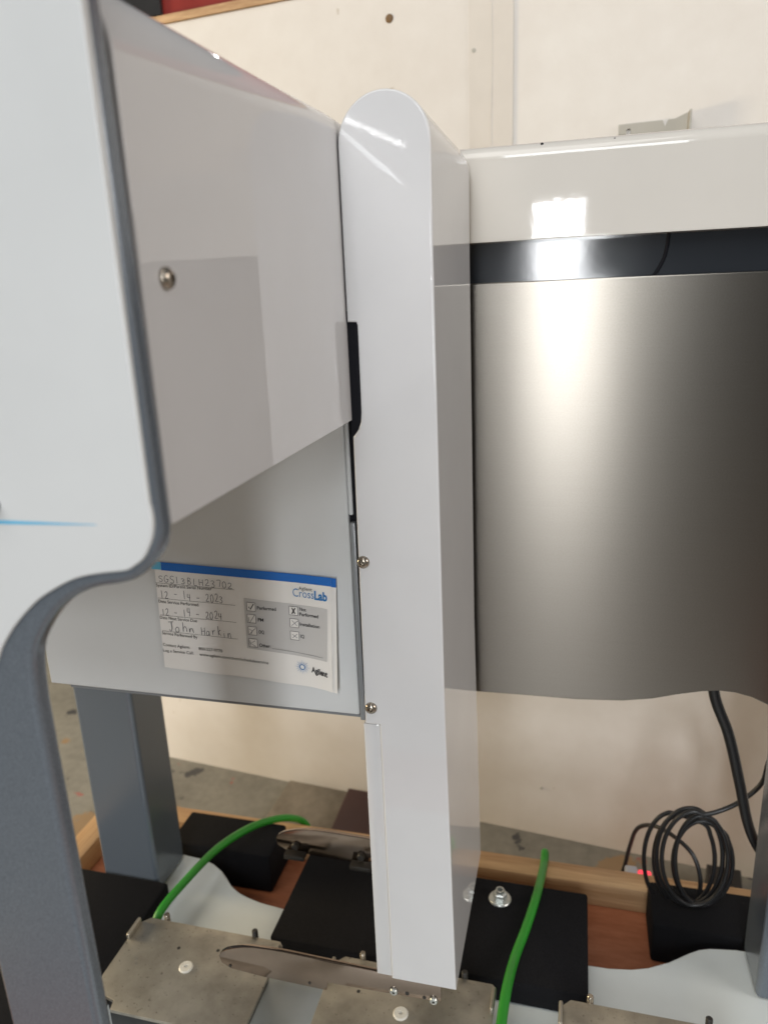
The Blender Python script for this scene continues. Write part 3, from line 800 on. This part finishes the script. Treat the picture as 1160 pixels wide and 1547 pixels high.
# ------------------------------------------------------------------ cables
def cable(name, pts, rad, m, label, cat, n=12):
    b = bmesh.new(); sweep(b, spline(pts, n), rad)
    return tag(link(name, b, m), label, cat)
g1 = [(-0.4665, 0.605, 0.2208), (-0.465, 0.62, 0.22), (-0.458, 0.68, 0.2213), (-0.4498, 0.745, 0.2133), (-0.4321, 0.8, 0.2026), (-0.4148, 0.84, 0.1882), (-0.3958, 0.868, 0.1726), (-0.3834, 0.892, 0.1448)]
g1.append((g1[-1][0] + 0.012, 0.905, 0.09)); g1.append((g1[-1][0] + 0.05, 0.93, 0.015))
g1 = [(g1[0][0], g1[0][1], 0.186)] + g1[1:]
cable('green_cable', g1, 0.0052, M['green'], 'green cable arching from the left steel pad over the rear rail', 'cable')
g2 = [(-0.0245, 0.902, 0.05), (-0.0236, 0.8733, 0.168), (-0.024, 0.8357, 0.182), (-0.0286, 0.7527, 0.213), (-0.0376, 0.6974, 0.216), (-0.0465, 0.6488, 0.222), (-0.0504, 0.5966, 0.238), (-0.0521, 0.5528, 0.24), (-0.0516, 0.5054, 0.24)]
cable('green_cable', g2, 0.0052, M['green'], 'green cable running over the black mounting block, right of the post', 'cable')
# thick black lead hanging below the back panel
c1 = [(0.1446, 0.77, 0.56), (0.1514, 0.77, 0.4971), (0.17, 0.77, 0.4474), (0.1866, 0.775, 0.3875), (0.2005, 0.78, 0.3335), (0.2142, 0.785, 0.2994), (0.2343, 0.79, 0.2674)]
cable('black_lead', c1, 0.0058, M['black_plastic'], 'thick black lead hanging from behind the stainless panel', 'cable')
# coiled thin cable with its tails: one winding path
yc = 0.805
ring = []
def loop(cx, cy, rx, ry, a0, a1, y0, y1, n=14, tilt=0.0):
    out = []
    for k in range(n + 1):
        a = math.radians(a0 + (a1 - a0) * k / n)
        out.append((cx + rx * math.cos(a) + tilt * ry * math.sin(a), cy - ry * math.sin(a), y0 + (y1 - y0) * k / n))
    return out
coil_pts = [(0.2265, 0.8, 0.4182), (0.2203, 0.8, 0.3986), (0.2161, 0.8, 0.3711), (0.199, 0.8, 0.3464), (0.1812, 0.8, 0.331), (0.1607, 0.797, 0.3226), (0.1483, 0.7973, 0.3244), (0.1363, 0.7975, 0.3183), (0.1262, 0.7978, 0.3051), (0.1191, 0.798, 0.2859), (0.1161, 0.7983, 0.2631), (0.1176, 0.7985, 0.2392), (0.1235, 0.7988, 0.2173), (0.1331, 0.799, 0.2002), (0.1453, 0.7993, 0.19), (0.1584, 0.7995, 0.1881), (0.1708, 0.7998, 0.1947), (0.181, 0.8, 0.2086), (0.1877, 0.8003, 0.2281), (0.1902, 0.8005, 0.2507), (0.1884, 0.8008, 0.2736), (0.1825, 0.801, 0.2941), (0.1732, 0.8013, 0.3099), (0.1667, 0.8015, 0.3146), (0.1567, 0.8017, 0.3166), (0.1472, 0.802, 0.3111), (0.1392, 0.8023, 0.2986), (0.1339, 0.8025, 0.2804), (0.1318, 0.8027, 0.2586), (0.1333, 0.803, 0.2357), (0.1384, 0.8033, 0.2145), (0.1463, 0.8035, 0.1978), (0.1562, 0.8037, 0.1877), (0.1668, 0.804, 0.1855), (0.1767, 0.8043, 0.1914), (0.1847, 0.8045, 0.2045), (0.1899, 0.8047, 0.223), (0.1916, 0.805, 0.2446), (0.1898, 0.8053, 0.2667), (0.1848, 0.8055, 0.2865), (0.1771, 0.8057, 0.302), (0.1565, 0.806, 0.3194), (0.1438, 0.8063, 0.3213), (0.1317, 0.8065, 0.3151), (0.1214, 0.8068, 0.3014), (0.1143, 0.807, 0.2816), (0.1112, 0.8073, 0.2578), (0.1127, 0.8075, 0.233), (0.1187, 0.8078, 0.2102), (0.1284, 0.808, 0.1923), (0.1408, 0.8083, 0.1817), (0.1541, 0.8085, 0.1797), (0.1667, 0.8088, 0.1864), (0.177, 0.809, 0.2009), (0.1838, 0.8093, 0.2212), (0.1864, 0.8095, 0.2446), (0.1845, 0.8098, 0.2684), (0.1785, 0.81, 0.2898), (0.169, 0.8103, 0.3063), (0.1718, 0.8105, 0.3012), (0.1605, 0.8107, 0.3027), (0.1496, 0.811, 0.2972), (0.1403, 0.8113, 0.2851), (0.134, 0.8115, 0.2677), (0.1313, 0.8117, 0.247), (0.1328, 0.812, 0.2255), (0.1382, 0.8123, 0.2058), (0.147, 0.8125, 0.1904), (0.1581, 0.8127, 0.1813), (0.17, 0.813, 0.1796), (0.1813, 0.8133, 0.1855), (0.1906, 0.8135, 0.198), (0.1967, 0.8137, 0.2156), (0.199, 0.814, 0.2359), (0.1973, 0.8143, 0.2566), (0.1919, 0.8145, 0.2751), (0.1834, 0.8147, 0.2893), (0.1518, 0.815, 0.3053), (0.14, 0.8153, 0.3072), (0.1286, 0.8155, 0.3012), (0.119, 0.8158, 0.2879), (0.1124, 0.816, 0.2686), (0.1096, 0.8163, 0.2455), (0.111, 0.8165, 0.2213), (0.1166, 0.8168, 0.1991), (0.1258, 0.817, 0.1817), (0.1373, 0.8173, 0.1712), (0.1498, 0.8175, 0.1692), (0.1615, 0.8178, 0.1756), (0.1712, 0.818, 0.1897), (0.1775, 0.8183, 0.2093), (0.1799, 0.8185, 0.2322), (0.1781, 0.8188, 0.2554), (0.1725, 0.819, 0.2762), (0.1636, 0.8193, 0.2923), (0.1307, 0.822, 0.2995), (0.1203, 0.822, 0.2978), (0.1109, 0.822, 0.2883), (0.1036, 0.822, 0.272), (0.0994, 0.822, 0.2505), (0.0988, 0.822, 0.2265), (0.1021, 0.822, 0.2029), (0.1087, 0.822, 0.1826), (0.118, 0.822, 0.1682), (0.1368, 0.824, 0.1624), (0.1584, 0.826, 0.1618)]
cable('coiled_cable', coil_pts, 0.0027, M['black_plastic'], 'thin black cable wound into an upright coil behind the right foam block', 'cable', 5)
tail = [(0.1578, 0.822, 0.1624), (0.1666, 0.826, 0.1778), (0.1674, 0.83, 0.2048), (0.1577, 0.84, 0.2295), (0.1358, 0.86, 0.2374), (0.1135, 0.88, 0.2329), (0.097, 0.9, 0.2089), (0.0905, 0.915, 0.167), (0.0868, 0.925, 0.1273), (0.0832, 0.93, 0.0932)]
tail.append((tail[-1][0], 0.93, 0.012))
cable('thin_black_cable', tail, 0.0028, M['black_plastic'], 'thin black cable curving over the rear rail left of the coil', 'cable')
pl = empty('power_plug', (0.0919, 0.90, 0.0), 'grey plug with a glowing red light behind the rear rail', 'plug')
q = (0.095, 0.9, 0.1316); q2 = (0.1134, 0.9, 0.1295)
b = bmesh.new(); box(b, q[0] - 0.010, q[0] + 0.007, 0.890, 0.915, 0.001, q[2] + 0.004, 0.003); link('body', b, M['led_off'], pl)
b = bmesh.new(); box(b, q[0] + 0.0075, q2[0] + 0.007, 0.890, 0.912, 0.001, q2[2] + 0.004, 0.003); link('indicator_light', b, M['led'], pl)
